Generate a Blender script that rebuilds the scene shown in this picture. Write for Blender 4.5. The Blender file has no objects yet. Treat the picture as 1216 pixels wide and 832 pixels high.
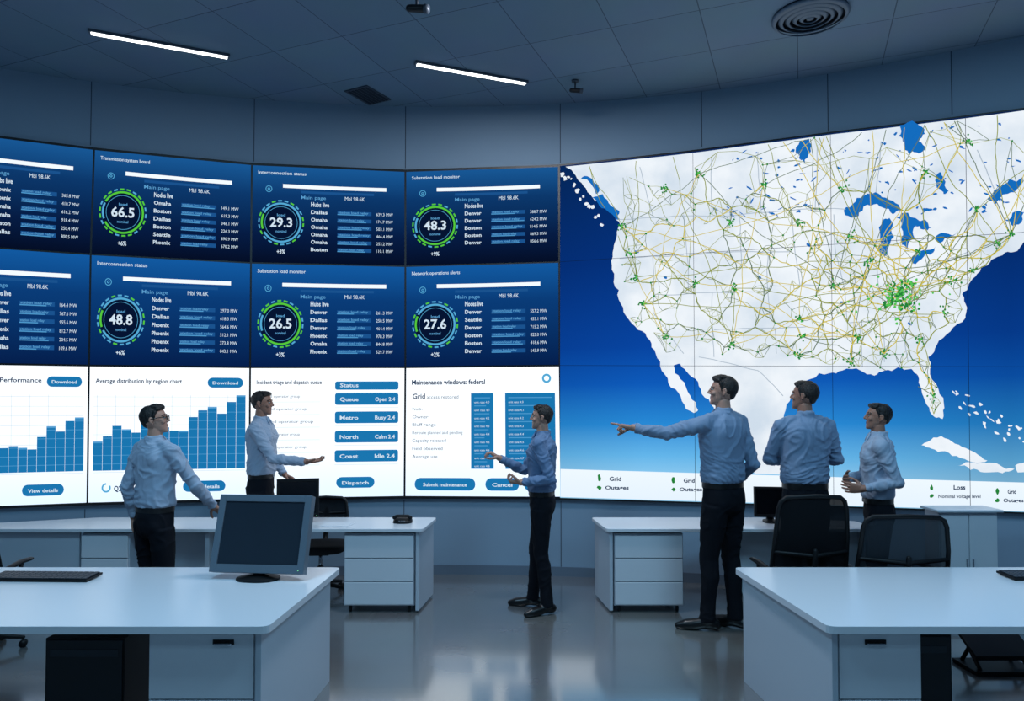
import bpy, bmesh, math, random, heapq
from mathutils import Vector, Matrix, noise
from mathutils.bvhtree import BVHTree
from mathutils.geometry import tessellate_polygon
random.seed(7)
sc = bpy.context.scene
sc.view_settings.view_transform = 'Standard'
sc.view_settings.look = 'None'
rad = math.radians

# ------------------------------------------------------------------ camera
F = 850.0; HC = 1.93; PITCH = rad(1.5)
Y0 = 470 - F*math.tan(PITCH)
cam_d = bpy.data.cameras.new('camera'); cam = bpy.data.objects.new('camera', cam_d)
sc.collection.objects.link(cam); sc.camera = cam
cam.location = (0, 0, HC); cam.rotation_euler = (rad(90)+PITCH, 0, 0)
cam_d.sensor_width = 36; cam_d.lens = F/1216*36
cam_d.shift_y = (Y0-416)/1216

# ------------------------------------------------------------------ curved wall coordinates
CX, CY, R = -0.785, -2.11, 9.93
def wall_uz(x, y):
    """survey measurement -> position on curved wall (arc length, height)"""
    dx = (x-608)/F; dy = (Y0-y)/F
    c, s = math.cos(PITCH), math.sin(PITCH)
    d = Vector((dx, c-dy*s, s+dy*c))
    a = d.x*d.x+d.y*d.y; b = -2*(d.x*CX+d.y*CY); q = CX*CX+CY*CY-R*R
    t = (-b+math.sqrt(b*b-4*a*q))/(2*a)
    return (R*math.atan2(t*d.x-CX, t*d.y-CY), HC+t*d.z)
def bend(u, z, off=0.0):
    th = u/R; r = R-off
    return Vector((CX+r*math.sin(th), CY+r*math.cos(th), z))
def wall_y(x): return CY+math.sqrt(R*R-(x-CX)**2)

# ------------------------------------------------------------------ materials
def lin(c):
    return tuple(((v/255)/12.92 if v/255 <= .04045 else ((v/255+.055)/1.055)**2.4) for v in c)
MATS = {}
def pm(name, rgb, rough=.5, metal=0, bump=0, bscale=60, var=0, spec=.5, coat=0):
    if name in MATS: return MATS[name]
    m = bpy.data.materials.new(name); m.use_nodes = True; nt = m.node_tree
    p = nt.nodes['Principled BSDF']; c = lin(rgb)
    p.inputs['Base Color'].default_value = (*c, 1); p.inputs['Roughness'].default_value = rough
    p.inputs['Metallic'].default_value = metal; p.inputs['Specular IOR Level'].default_value = spec
    p.inputs['Coat Weight'].default_value = coat
    tc = nt.nodes.new('ShaderNodeTexCoord')
    n = nt.nodes.new('ShaderNodeTexNoise'); n.inputs['Scale'].default_value = bscale
    n.inputs['Detail'].default_value = 4
    nt.links.new(tc.outputs['Object'], n.inputs['Vector'])
    if bump:
        b = nt.nodes.new('ShaderNodeBump'); b.inputs['Strength'].default_value = bump
        b.inputs['Distance'].default_value = .01
        nt.links.new(n.outputs['Fac'], b.inputs['Height']); nt.links.new(b.outputs['Normal'], p.inputs['Normal'])
    if var:
        mx = nt.nodes.new('ShaderNodeMix'); mx.data_type = 'RGBA'
        mx.inputs['A'].default_value = (*[v*(1-var) for v in c], 1); mx.inputs['B'].default_value = (*[min(1, v*(1+var)) for v in c], 1)
        nt.links.new(n.outputs['Fac'], mx.inputs['Factor']); nt.links.new(mx.outputs['Result'], p.inputs['Base Color'])
    MATS[name] = m; return m
def em(name, rgb, st=1.0):
    if name in MATS: return MATS[name]
    m = bpy.data.materials.new(name); m.use_nodes = True; nt = m.node_tree
    nt.nodes.clear(); o = nt.nodes.new('ShaderNodeOutputMaterial'); e = nt.nodes.new('ShaderNodeEmission')
    e.inputs[0].default_value = (*lin(rgb), 1); e.inputs[1].default_value = st
    nt.links.new(e.outputs[0], o.inputs[0]); MATS[name] = m; return m
def em_grad(name, stops, st=1.0, hglow=None):
    """display image: colour ramp from panel top to bottom (uv.y)"""
    m = bpy.data.materials.new(name); m.use_nodes = True; nt = m.node_tree
    nt.nodes.clear(); o = nt.nodes.new('ShaderNodeOutputMaterial'); e = nt.nodes.new('ShaderNodeEmission')
    uv = nt.nodes.new('ShaderNodeUVMap'); uv.uv_map = 'UVMap'; sp = nt.nodes.new('ShaderNodeSeparateXYZ')
    r = nt.nodes.new('ShaderNodeValToRGB')
    nt.links.new(uv.outputs[0], sp.inputs[0]); nt.links.new(sp.outputs[1], r.inputs[0])
    el = r.color_ramp.elements
    while len(el) < len(stops): el.new(.5)
    for i, (p, c) in enumerate(stops):
        el[i].position = p; el[i].color = (*lin(c), 1)
    src = r.outputs[0]
    if hglow:
        r2 = nt.nodes.new('ShaderNodeValToRGB'); nt.links.new(sp.outputs[0], r2.inputs[0])
        el = r2.color_ramp.elements
        while len(el) < len(hglow): el.new(.5)
        for i, (p, v) in enumerate(hglow):
            el[i].position = p; el[i].color = (v, v, v, 1)
        mm = nt.nodes.new('ShaderNodeMix'); mm.data_type = 'RGBA'; mm.blend_type = 'MULTIPLY'; mm.inputs['Factor'].default_value = 1
        nt.links.new(src, mm.inputs['A']); nt.links.new(r2.outputs[0], mm.inputs['B']); src = mm.outputs['Result']
    nt.links.new(src, e.inputs[0]); e.inputs[1].default_value = st
    nt.links.new(e.outputs[0], o.inputs[0]); MATS[name] = m; return m

def link(ob, parent=None):
    sc.collection.objects.link(ob)
    if parent: ob.parent = parent
    return ob
def mesh_obj(name, verts, faces, mats, mi=None, smooth=None, parent=None):
    me = bpy.data.meshes.new(name); me.from_pydata([tuple(v) for v in verts], [], faces)
    for m in mats: me.materials.append(m)
    if mi: me.polygons.foreach_set('material_index', mi)
    if smooth is not None:
        me.polygons.foreach_set('use_smooth', smooth if isinstance(smooth, list) else [smooth]*len(faces))
    me.update(); return link(bpy.data.objects.new(name, me), parent)
def empty(name, loc=(0, 0, 0)):
    e = bpy.data.objects.new(name, None); e.location = loc; return link(e)

# ------------------------------------------------------------------ geometry accumulator
class Soup:
    def __init__(s): s.v = []; s.f = []; s.m = []; s.s = []; s.M = Matrix()
    def add(s, vs, fs, mat, smooth=False):
        b = len(s.v); s.v += [s.M @ Vector(v) for v in vs]
        s.f += [tuple(i+b for i in f) for f in fs]; s.m += [mat]*len(fs); s.s += [smooth]*len(fs)
    def box(s, x0, x1, y0, y1, z0, z1, mat=0):
        v = [(x, y, z) for z in (z0, z1) for y in (y0, y1) for x in (x0, x1)]
        s.add(v, [(0, 2, 3, 1), (4, 5, 7, 6), (0, 1, 5, 4), (2, 6, 7, 3), (0, 4, 6, 2), (1, 3, 7, 5)], mat)
    def prism(s, poly, z0, z1, mat=0):
        n = len(poly); v = [(x, y, z0) for x, y in poly]+[(x, y, z1) for x, y in poly]
        f = [tuple(range(n))[::-1], tuple(range(n, 2*n))]+[(i, (i+1) % n, n+(i+1) % n, n+i) for i in range(n)]
        s.add(v, f, mat)
    def rings(s, rr, mat, smooth=True):
        n = len(rr[0]); v = [p for r in rr for p in r]; f = []
        for k in range(len(rr)-1):
            for i in range(n):
                j = (i+1) % n; f.append((k*n+i, k*n+j, (k+1)*n+j, (k+1)*n+i))
        f.append(tuple(range(n))[::-1]); f.append(tuple(range((len(rr)-1)*n, len(rr)*n)))
        s.add(v, f, mat, smooth)
    def cyl(s, p0, p1, r0, r1=None, mat=0, seg=20, smooth=True):
        s.tube([p0, p1], [r0, r0 if r1 is None else r1], mat, seg, caps=False, smooth=smooth)
    def tube(s, pts, rads, mat=0, seg=14, caps=True, ref=None, flat=1.0, smooth=True):
        pts = [Vector(p) for p in pts]; n = len(pts); T = []
        for i in range(n):
            a = pts[max(0, i-1)]; b = pts[min(n-1, i+1)]; T.append((b-a).normalized())
        up = Vector(ref) if ref else (Vector((0, 0, 1)) if abs(T[0].z) < .9 else Vector((1, 0, 0)))
        rr = []
        def ring(c, t, r):
            nonlocal up
            a = (up-t*up.dot(t)).normalized(); b = t.cross(a); up = a
            return [c+a*(r*math.cos(2*math.pi*k/seg))*flat+b*(r*math.sin(2*math.pi*k/seg)) for k in range(seg)]
        if caps:
            for q in (85, 60, 30): rr.append(ring(pts[0]-T[0]*rads[0]*math.sin(rad(q)), T[0], rads[0]*math.cos(rad(q))))
        for i in range(n): rr.append(ring(pts[i], T[i], rads[i]))
        if caps:
            for q in (30, 60, 85): rr.append(ring(pts[-1]+T[-1]*rads[-1]*math.sin(rad(q)), T[-1], rads[-1]*math.cos(rad(q))))
        s.rings(rr, mat, smooth)
    def loft(s, spec, mat, seg=32, e=2.4):
        """spec: (z, cx, cy, rx, ry)"""
        rr = []
        for z, cx, cy, rx, ry in spec:
            r = []
            for k in range(seg):
                t = 2*math.pi*k/seg; c, q = math.cos(t), math.sin(t)
                r.append(Vector((cx+rx*math.copysign(abs(c)**(2/e), c), cy+ry*math.copysign(abs(q)**(2/e), q), z)))
            rr.append(r)
        s.rings(rr, mat)
    def ell(s, c, r, mat, rot=None, seg=20, n=12):
        c = Vector(c); rr = []
        for k in range(1, n):
            ph = math.pi*k/n-math.pi/2
            ring = []
            for j in range(seg):
                t = 2*math.pi*j/seg
                p = Vector((r[0]*math.cos(ph)*math.cos(t), r[1]*math.cos(ph)*math.sin(t), r[2]*math.sin(ph)))
                if rot: p = rot @ p
                ring.append(c+p)
            rr.append(ring)
        s.rings(rr, mat)
    def obj(s, name, mats, bevel=0, parent=None, seg=2):
        o = mesh_obj(name, s.v, s.f, mats, s.m, s.s, parent)
        if bevel:
            b = o.modifiers.new('bevel', 'BEVEL'); b.width = bevel; b.segments = seg; b.limit_method = 'ANGLE'; b.angle_limit = rad(50)
        return o

# ------------------------------------------------------------------ video wall
vw = empty('video_wall')
class Layer:
    def __init__(s, off, mat, cut=True): s.off = off; s.mat = mat; s.v = []; s.f = []; s.cut = cut
    def quad(s, pts):
        b = len(s.v); s.v += [wall_uz(*p) for p in pts]; s.f.append(tuple(range(b, b+len(pts))))
    def rect(s, mp, x0, y0, x1, y1): s.quad([mp(x0, y0), mp(x1, y0), mp(x1, y1), mp(x0, y1)])
    def rrect(s, mp, x0, y0, x1, y1, r):
        pts = []
        for cx, cy, a0 in ((x1-r, y0+r, -90), (x1-r, y1-r, 0), (x0+r, y1-r, 90), (x0+r, y0+r, 180)):
            for k in range(5):
                a = rad(a0+k*22.5); pts.append(mp(cx+r*math.cos(a), cy+r*math.sin(a)))
        s.quad(pts)
    def poly(s, pts):
        q = [wall_uz(*p) for p in pts]; b = len(s.v); s.v += q
        for t in tessellate_polygon([[Vector((a, c, 0)) for a, c in q]]): s.f.append(tuple(b+i for i in t))
    def ring(s, mp, cx, cy, r0, r1, a0=0, a1=360, n=48):
        m = max(1, int(n*abs(a1-a0)/360)); b = len(s.v)
        for k in range(m+1):
            a = rad(a0+(a1-a0)*k/m)
            for r in (r0, r1): s.v.append(wall_uz(*mp(cx+r*math.cos(a), cy+r*math.sin(a))))
        for k in range(m): s.f.append((b+2*k, b+2*k+1, b+2*k+3, b+2*k+2))
    def line(s, p, q, w):
        a = Vector(wall_uz(*p)); c = Vector(wall_uz(*q)); d = c-a
        if d.length < 1e-5: return
        n = Vector((-d.y, d.x)).normalized()*w/2; b = len(s.v)
        s.v += [tuple(a+n), tuple(c+n), tuple(c-n), tuple(a-n)]; s.f.append((b, b+1, b+2, b+3))
    def text(s, mp, x, y, h, body, w=None, bold=0.0, center=False):
        vs, fs = glyph(body, bold); x0 = min(v[0] for v in vs); x1 = max(v[0] for v in vs)
        sx = (w/(x1-x0)) if w else h/.7*1.0
        sy = h/.7
        if center: x = x-(x1-x0)*sx/2
        b = len(s.v); s.v += [wall_uz(*mp(x+(v[0]-x0)*sx, y-v[1]*sy)) for v in vs]
        s.f += [tuple(i+b for i in f) for f in fs]
    def done(s, name):
        if not s.f: return
        bm = bmesh.new(); vv = [bm.verts.new((u, z, 0)) for u, z in s.v]
        for f in s.f:
            try: bm.faces.new([vv[i] for i in f])
            except ValueError: pass
        if s.cut:
            u = min(a for a, _ in s.v); u1 = max(a for a, _ in s.v); u = math.floor(u/.15)*.15+.15
            while u < u1:
                bmesh.ops.bisect_plane(bm, geom=bm.verts[:]+bm.edges[:]+bm.faces[:], plane_co=(u, 0, 0), plane_no=(1, 0, 0), dist=1e-5); u += .15
        for v in bm.verts: v.co = bend(v.co.x, v.co.y, s.off)
        c = Vector((CX, CY, 2))
        for f in bm.faces:
            f.normal_update()
            if f.normal.dot(c-f.calc_center_median()) < 0: f.normal_flip()
        me = bpy.data.meshes.new(name); bm.to_mesh(me); bm.free(); me.materials.append(s.mat)
        return link(bpy.data.objects.new(name, me), vw)
_g = {}
def glyph(body, bold):
    if (body, bold) in _g: return _g[(body, bold)]
    cu = bpy.data.curves.new('g', 'FONT'); cu.body = body; cu.size = 1; cu.resolution_u = 2; cu.offset = bold
    ob = bpy.data.objects.new('g', cu); sc.collection.objects.link(ob)
    bpy.context.view_layer.update()
    me = bpy.data.meshes.new_from_object(ob.evaluated_get(bpy.context.evaluated_depsgraph_get()))
    r = ([(v.co.x, v.co.y) for v in me.vertices], [tuple(p.vertices) for p in me.polygons])
    bpy.data.objects.remove(ob); bpy.data.curves.remove(cu); bpy.data.meshes.remove(me)
    _g[(body, bold)] = r; return r
def lerp(a, b, t): return a+(b-a)*t
def interp(tab, x):
    for (x0, y0), (x1, y1) in zip(tab, tab[1:]):
        if x <= x1 or (x1, y1) == tab[-1]: return lerp(y0, y1, (x-x0)/(x1-x0))
idm = lambda x, y: (x, y)

G = [[(-80, 155), (113, 179), (300, 197), (482, 205), (664, 199)],
     [(-80, 290), (109, 303), (299, 313), (482, 317), (664.5, 312)],
     [(-82, 431), (107, 434), (298, 436), (482, 436), (665, 434)],
     [(-84, 604), (105, 597), (297, 592), (481, 589), (667, 590)]]
MAPTOP = [(664, 199), (760, 189), (823, 182), (898, 172), (990, 160), (1100, 147), (1216, 132), (1330, 116)]
MAPBOT = [(664, 590), (800, 594), (940, 598), (1100, 603), (1216, 607), (1330, 611)]
SW, SH = 186.0, 120.0
def panel_map(i, j, W=SW, H=SH):
    a, b, c, d = G[j][i], G[j][i+1], G[j+1][i+1], G[j+1][i]
    def f(x, y):
        s, t = x/W, y/H
        tx, ty = lerp(a[0], b[0], s), lerp(a[1], b[1], s); bx, by = lerp(d[0], c[0], s), lerp(d[1], c[1], s)
        return lerp(tx, bx, t), lerp(ty, by, t)
    return f
def grid_panel(name, f, mat, off, nx=16, ny=6, s0=0, s1=1, t0=0, t1=1):
    v = []; fc = []; uv = []
    for j in range(ny+1):
        for i in range(nx+1):
            s = lerp(s0, s1, i/nx); t = lerp(t0, t1, j/ny); v.append(bend(*wall_uz(*f(s, t)), off)); uv.append((s, t))
    for j in range(ny):
        for i in range(nx):
            a = j*(nx+1)+i; fc.append((a, a+nx+1, a+nx+2, a+1))
    o = mesh_obj(name, v, fc, [mat], parent=vw)
    l = o.data.uv_layers.new(name='UVMap')
    for p in o.data.polygons:
        for li, vi in zip(p.loop_indices, p.vertices): l.data[li].uv = uv[vi]
    return o

# chassis
black = pm('bezel_black', (14, 16, 20), .4)
xs = [-80+i*(1410/60) for i in range(61)]
TOP = [(-80, 155), (113, 179), (300, 197), (482, 205)]+MAPTOP
BOT = [(-84, 604), (105, 597), (297, 592), (481, 589)]+MAPBOT
cs = Soup(); rr = []
for x in xs:
    ut, zt = wall_uz(x, interp(TOP, x)-2); ub, zb = wall_uz(x, interp(BOT, x)+2)
    rr.append([bend(ut, zt, -.02), bend(ut, zt, .05), bend(ub, zb, .05), bend(ub, zb, -.02)])
cs.rings(rr, 0, False); cs.obj('display_chassis', [black], parent=vw)

dash1 = em_grad('screen_dashboard_upper', [(0, (24, 88, 150)), (.3, (12, 56, 108)), (.7, (6, 28, 68)), (1, (4, 13, 36))], 1)
dash2 = em_grad('screen_dashboard_lower', [(0, (18, 90, 162)), (.35, (10, 60, 120)), (1, (5, 30, 76))], 1)
white = em_grad('screen_white_page', [(0, (244, 250, 255)), (.7, (236, 246, 255)), (1, (216, 235, 252))], 1.2)
for j in range(3):
    for i in range(4):
        f = panel_map(i, j, 1, 1)
        grid_panel('display_panel', f, (dash1, dash2, white)[j], .053, s0=.006, s1=.994, t0=.008, t1=.992)

LW = Layer(.058, em('screen_text_white', (212, 230, 244), 1.0), False)
LB = Layer(.0565, em('screen_text_blue', (88, 156, 204), 1), False)
LBar = Layer(.0555, em('screen_bar_mid', (26, 82, 142), 1))
LWb = Layer(.0575, em('screen_bar_white', (240, 247, 252), 1.05))
LG = Layer(.058, em('screen_gauge_green', (84, 200, 60), 1), False)
LC = Layer(.0575, em('screen_gauge_cyan', (84, 170, 214), 1), False)
LD = Layer(.0555, em('screen_gauge_dark', (5, 20, 50), 1), False)
LBtn = Layer(.0565, em('screen_button_blue', (26, 118, 176), 1))
LK = Layer(.058, em('screen_text_dark', (70, 84, 104), 1), False)
LKb = Layer(.058, em('screen_text_ink', (20, 50, 84), 1), False)
LGr = Layer(.0555, em('screen_rule_grey', (208, 220, 230), 1))
LMid = Layer(.0575, em('screen_bar_light', (80, 156, 208), 1))
titles = ['Network operations alerts', 'Transmission system board', 'Interconnection status', 'Substation load monitor']
nums = [['72.4', '66.5', '29.3', '48.3'], ['58.1', '48.8', '26.5', '27.6']]
cities = ['Dallas', 'Denver', 'Omaha', 'Phoenix', 'Boston', 'Seattle']
for j in range(2):
    for i in range(4):
        mp = panel_map(i, j); rnd = random.Random(i*7+j)
        LW.text(mp, 8, 11, 4, titles[(i+j) % 4], w=58, bold=.008)
        LWb.rect(mp, 38, 22.5, 163, 27)
        LBar.rect(mp, 60, 30, 148, 33)
        LC.ring(mp, 21, 29, 3.2, 4.0); LC.ring(mp, 21, 29, .8, 1.6)
        LB.text(mp, 60, 40, 4.2, 'Main page', w=30, bold=.01)
        LW.text(mp, 113, 40, 4.6, 'Mbl 98.6K', w=24, bold=.0)
        LW.text(mp, 72, 49, 5.4, ['Hubs', 'Nodes'][i % 2]+' live', w=22, bold=.02)
        for r in range(6):
            y = 58+r*9.2
            if j == 0 and i == 3 and r > 4: continue
            LW.text(mp, 72, y, 4.4, rnd.choice(cities), w=20, bold=.02)
            LBar.rect(mp, 104, y-4.4, 145, y+.2)
            LMid.rect(mp, 104, y-.9, 104+rnd.uniform(20, 40), y+.2)
            LB.text(mp, 105, y-1.6, 2.6, 'station load relay', w=rnd.uniform(28, 39), bold=.02)
            LW.text(mp, 151, y, 3.8, '%d.%d MW' % (rnd.randint(100, 999), rnd.randint(0, 9)), w=20, bold=.0)
        cx, cy = 36, 70
        LD.ring(mp, cx, cy, 0, 25)
        a = LG if (j, i) in ((0, 0), (0, 1), (0, 3), (1, 2)) else LC
        b = LC if a is LG else LG
        a.ring(mp, cx, cy, 22.3, 24.6, -150, 150); b.ring(mp, cx, cy, 22.3, 24.6, 160, 205)
        for k in range(22):
            (a if k % 3 else b).ring(mp, cx, cy, 26, 27.8, k*360/22, k*360/22+10)
        LC.ring(mp, cx, cy, 19.3, 19.8, 0, 360)
        LW.text(mp, cx, cy+5, 11, nums[j][i], w=27, bold=.02, center=True)
        LB.text(mp, cx, cy-8, 3, 'load', w=10, bold=.02, center=True)
        LB.text(mp, cx, cy+12, 3, 'nominal', w=13, bold=.02, center=True)
        LW.text(mp, cx, cy+38, 5, '+%d%%' % rnd.randint(2, 9), w=10, bold=.02, center=True)

for i in (0, 1):
    mp = panel_map(i, 2, 190, 160)
    LKb.text(mp, 8 if i else 84, 20, 5, 'Average distribution by region chart' if i else 'Performance', w=102 if i else 50, bold=.02)
    LBtn.rrect(mp, 140, 13, 182, 25, 6); LW.text(mp, 161, 21, 3.6, 'Download', w=30, bold=.02, center=True)
    for y in range(36, 125, 11): LGr.rect(mp, 6, y, 184, y+.5)
    for x in range(10, 186, 22): LGr.rect(mp, x, 34, x+.5, 122)
    if i == 1: hs = [34, 40, 52, 48, 44, 58, 66, 50, 46, 46, 62, 70, 74, 66, 80, 88]
    else: hs = [20, 20, 24, 26, 30, 30, 30, 28, 30, 28, 26, 40, 52, 46, 58, 62]
    for k, h in enumerate(hs):
        x = 6+k*11.2; LBtn.rect(mp, x, 122-h, x+10.9, 122)
        for q in range(8, int(h), 10): LMid.rect(mp, x, 122-q, x+10.9, 122-q+.6)
        if k % 3 == 0: LMid.rect(mp, x, 122-h, x+10.9, 122-h+2)
    LBtn.rrect(mp, 112, 136, 162, 149, 6.5); LW.text(mp, 137, 145, 4, 'View details', w=36, bold=.02, center=True)
    LC.ring(mp, 22, 142, 3.5, 5.5, -30, 270); LKb.text(mp, 31, 146, 6, 'Q2', w=9, bold=.03)
    LBtn.rrect(mp, 60, 140, 72, 146, 3)
mp = panel_map(2, 2, 186, 156)
LKb.text(mp, 8, 20, 4.6, 'Incident triage and dispatch queue', w=78, bold=.02)
for r in range(6):
    LK.text(mp, 10, 36+r*15, 3.2, 'assigned operator group', w=50+8*(r % 3)); LGr.rect(mp, 8, 41+r*15, 84, 41.5+r*15)
for r, y in enumerate((17, 31, 53, 76, 99)):
    hgt = 10 if r == 0 else 14
    LBtn.rrect(mp, 102, y, 178, y+hgt, 2.5)
    LW.text(mp, 108, y+hgt*.68, 4.6, ['Status', 'Queue', 'Metro', 'North', 'Coast'][r], w=22, bold=.02)
    if r: LW.text(mp, 150, y+hgt*.68, 4.6, ['', 'Open', 'Busy', 'Calm', 'Idle'][r]+' 2.4', w=24, bold=.02)
    LGr.rect(mp, 102, y+hgt+3, 178, y+hgt+3.5)
LBtn.rrect(mp, 104, 131, 150, 144, 6.5); LW.text(mp, 127, 140, 4, 'Dispatch', w=32, bold=.02, center=True)
mp = panel_map(3, 2, 186, 156)
LKb.text(mp, 8, 21, 5.4, 'Maintenance windows: federal', w=88, bold=.03)
LC.ring(mp, 170, 15, 3, 5.5)
LKb.text(mp, 9, 38, 6, 'Grid', w=15, bold=.02); LK.text(mp, 26, 38, 4, 'access restored', w=38)
for r in range(7): LK.text(mp, 9, 52+r*9.5, 3.8, ['hub.', 'Owner:', 'Bluff range', 'Reroute planned and pending', 'Capacity released', 'Field observed', 'Average use'][r], w=[12, 20, 28, 60, 40, 36, 30][r])
for x0, x1 in ((79, 106), (120, 180)):
    LBtn.rect(mp, x0, 32, x1, 122)
    for r in range(9):
        LMid.rect(mp, x0+4, 37+r*9.5, x1-4-(r*5 % 9), 38+r*9.5); LW.text(mp, x0+4, 44+r*9.5, 2.6, 'unit rate 4.%d' % r, w=min(18, x1-x0-8))
LBtn.rrect(mp, 12, 133, 84, 148, 7); LW.text(mp, 48, 143, 4.2, 'Submit maintenance', w=52, bold=.02, center=True)
LBtn.rrect(mp, 96, 133, 136, 148, 7); LW.text(mp, 116, 143, 4.2, 'Cancel', w=24, bold=.02, center=True)
LBtn.rrect(mp, 142, 133, 178, 148, 7)

# ---- map
def mapf(s, t):
    x = lerp(665.5, 1330, s); return (x, lerp(interp(MAPTOP, x), interp(MAPBOT, x), t))
ocean = em_grad('screen_ocean', [(0, (6, 42, 96)), (.3, (5, 50, 126)), (.55, (8, 68, 160)), (.66, (14, 90, 186)), (.78, (40, 138, 214)), (.87, (100, 182, 235)), (.95, (150, 208, 242))], 1.0,
                [(0, .85), (.15, 1), (.5, .95), (.8, .7), (1, .85)])
grid_panel('map_ocean', mapf, ocean, .053, 60, 20)
lg = em_grad('screen_legend', [(0, (234, 244, 252)), (1, (226, 239, 250))], 1.05)
LEGT = [(664, 556), (800, 560), (1216, 572), (1330, 575)]
grid_panel('map_legend', lambda s, t: (lerp(666, 1330, s), lerp(interp(LEGT, lerp(666, 1330, s)), interp(MAPBOT, lerp(666, 1330, s))-1, t)), lg, .0545, 60, 2)
topy = lambda x: interp(MAPTOP, x)+1.5
rj = random.Random(21)
def roughen(pts, amp=.16, depth=2, edge=True):
    for _ in range(depth):
        o = []
        for i, p in enumerate(pts):
            q = pts[(i+1) % len(pts)]; o.append(p); L = math.hypot(q[0]-p[0], q[1]-p[1])
            ontop = (p[1] < topy(p[0])+2 and q[1] < topy(q[0])+2) or p[0] > 1300 or (p[0]-q[0]) > 40 or 560 < p[1] < 565
            if L > 3 and not (edge and ontop):
                a = rj.uniform(-amp, amp); o.append(((p[0]+q[0])/2-(q[1]-p[1])*a, (p[1]+q[1])/2+(q[0]-p[0])*a))
        pts = o
    return pts
land = [(672, topy(672)), (684, 210), (693, 222), (704, 236), (716, 246), (729, 255), (737, 268), (733, 280), (729, 296), (727, 316), (729, 336), (735, 356), (744, 376), (758, 392),
        (772, 404), (779, 420), (786, 440), (797, 460), (810, 476), (824, 490), (829, 487), (820, 470), (808, 450), (800, 434), (808, 432), (818, 444), (830, 458), (842, 474),
        (852, 494), (866, 518), (880, 540), (896, 561.5), (925, 562.5), (960, 563.5), (966, 552), (950, 545), (936, 530), (930, 505), (934, 480), (945, 462), (962, 450), (985, 443), (1000, 440), (1022, 440), (1038, 446), (1050, 440),
        (1066, 436), (1082, 438), (1090, 446), (1094, 462), (1100, 480), (1110, 495), (1119, 497), (1121, 484), (1114, 462), (1104, 438), (1102, 424), (1112, 410), (1128, 394), (1146, 378),
        (1148, 366), (1142, 350), (1150, 338), (1160, 326), (1172, 316), (1184, 306), (1196, 300), (1210, 296), (1216, 288), (1228, 276), (1250, 262), (1290, 255), (1330, 250), (1330, topy(1330))]
for x in (1216, 1100, 990, 898, 823, 760, 700): land.append((x, topy(x)))
land = roughen(land)
landm = em('screen_land', (228, 237, 246), 1.0)
nt = landm.node_tree; tcn = nt.nodes.new('ShaderNodeTexCoord'); nn = nt.nodes.new('ShaderNodeTexNoise'); nn.inputs['Scale'].default_value = 2.2; nn.inputs['Detail'].default_value = 8
rp = nt.nodes.new('ShaderNodeValToRGB'); rp.color_ramp.elements[0].position = .3; rp.color_ramp.elements[0].color = (*lin((208, 222, 236)), 1); rp.color_ramp.elements[1].position = .62; rp.color_ramp.elements[1].color = (*lin((240, 246, 252)), 1)
nt.links.new(tcn.outputs['Object'], nn.inputs['Vector']); nt.links.new(nn.outputs['Fac'], rp.inputs[0]); nt.links.new(rp.outputs[0], [n for n in nt.nodes if n.type == 'EMISSION'][0].inputs[0])
LL = Layer(.0550, landm); LL.poly(land)
def blob(layer, cx, cy, rx, ry, rot=0, n=12, seed=0, rough=.35):
    rn = random.Random(seed+int(cx*13+cy)); pts = []
    for k in range(n):
        a = 2*math.pi*k/n; q = 1+rn.uniform(-rough, rough)
        x = rx*math.cos(a)*q; y = ry*math.sin(a)*q; c, s2 = math.cos(rad(rot)), math.sin(rad(rot))
        pts.append((cx+x*c-y*s2, cy+x*s2+y*c))
    layer.poly(pts)
for p in [[(1094, 528), (1108, 519), (1126, 521), (1142, 530), (1158, 537), (1172, 546), (1160, 549), (1140, 543), (1122, 535), (1106, 532)],
          [(1136, 551), (1150, 548), (1170, 549), (1186, 551), (1204, 556), (1190, 561), (1168, 560), (1152, 557)],
          [(1205, 552), (1216, 548), (1240, 553), (1250, 562), (1225, 564), (1208, 560)]]: LL.poly(roughen(p, edge=False))
for k in range(34): blob(LL, 1134+k*2.7+random.uniform(-4, 4), 474+k*1.5+random.uniform(-12, 16), random.uniform(1, 3.6), random.uniform(.8, 2), random.uniform(0, 90), 7)
for k in range(14): blob(LL, 668+k*3.6, 204+k*4.6+random.uniform(-4, 7), random.uniform(1, 2.6), random.uniform(1, 3), 30, 8)
LLake = Layer(.0560, em('screen_lake', (20, 108, 190), 1))
for p in [[(1068, 151), (1088, 149), (1097, 160), (1091, 170), (1098, 180), (1088, 183), (1079, 185), (1074, 172), (1066, 164)],
          [(1003, 256), (1012, 244), (1026, 234), (1044, 232), (1060, 240), (1070, 252), (1060, 256), (1048, 248), (1034, 246), (1020, 254), (1010, 260)],
          [(1048, 264), (1056, 260), (1058, 274), (1057, 290), (1050, 306), (1044, 300), (1045, 280)],
          [(1064, 260), (1078, 254), (1098, 262), (1106, 272), (1096, 274), (1086, 270), (1086, 284), (1078, 298), (1071, 292), (1072, 276)],
          [(1082, 308), (1096, 298), (1112, 292), (1108, 301), (1094, 309), (1084, 314)], [(1110, 286), (1122, 278), (1138, 276), (1130, 284), (1116, 290)],
          [(950, 169), (961, 167), (963, 182), (956, 196), (949, 186)],
          [(1172, 238), (1184, 226), (1198, 214), (1214, 212), (1210, 224), (1196, 232), (1182, 246)], [(1192, 262), (1206, 252), (1222, 250), (1214, 262), (1202, 270)],
          [(1110, 216), (1116, 206), (1120, 214), (1126, 228), (1120, 232), (1115, 226)],
          [(704, 236), (716, 232), (726, 246), (736, 252), (737, 262), (724, 254), (712, 246)], [(690, 214), (700, 212), (712, 226), (708, 232)]]: LLake.poly(roughen(p, .28, 2, False))
rn = random.Random(3)
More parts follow.
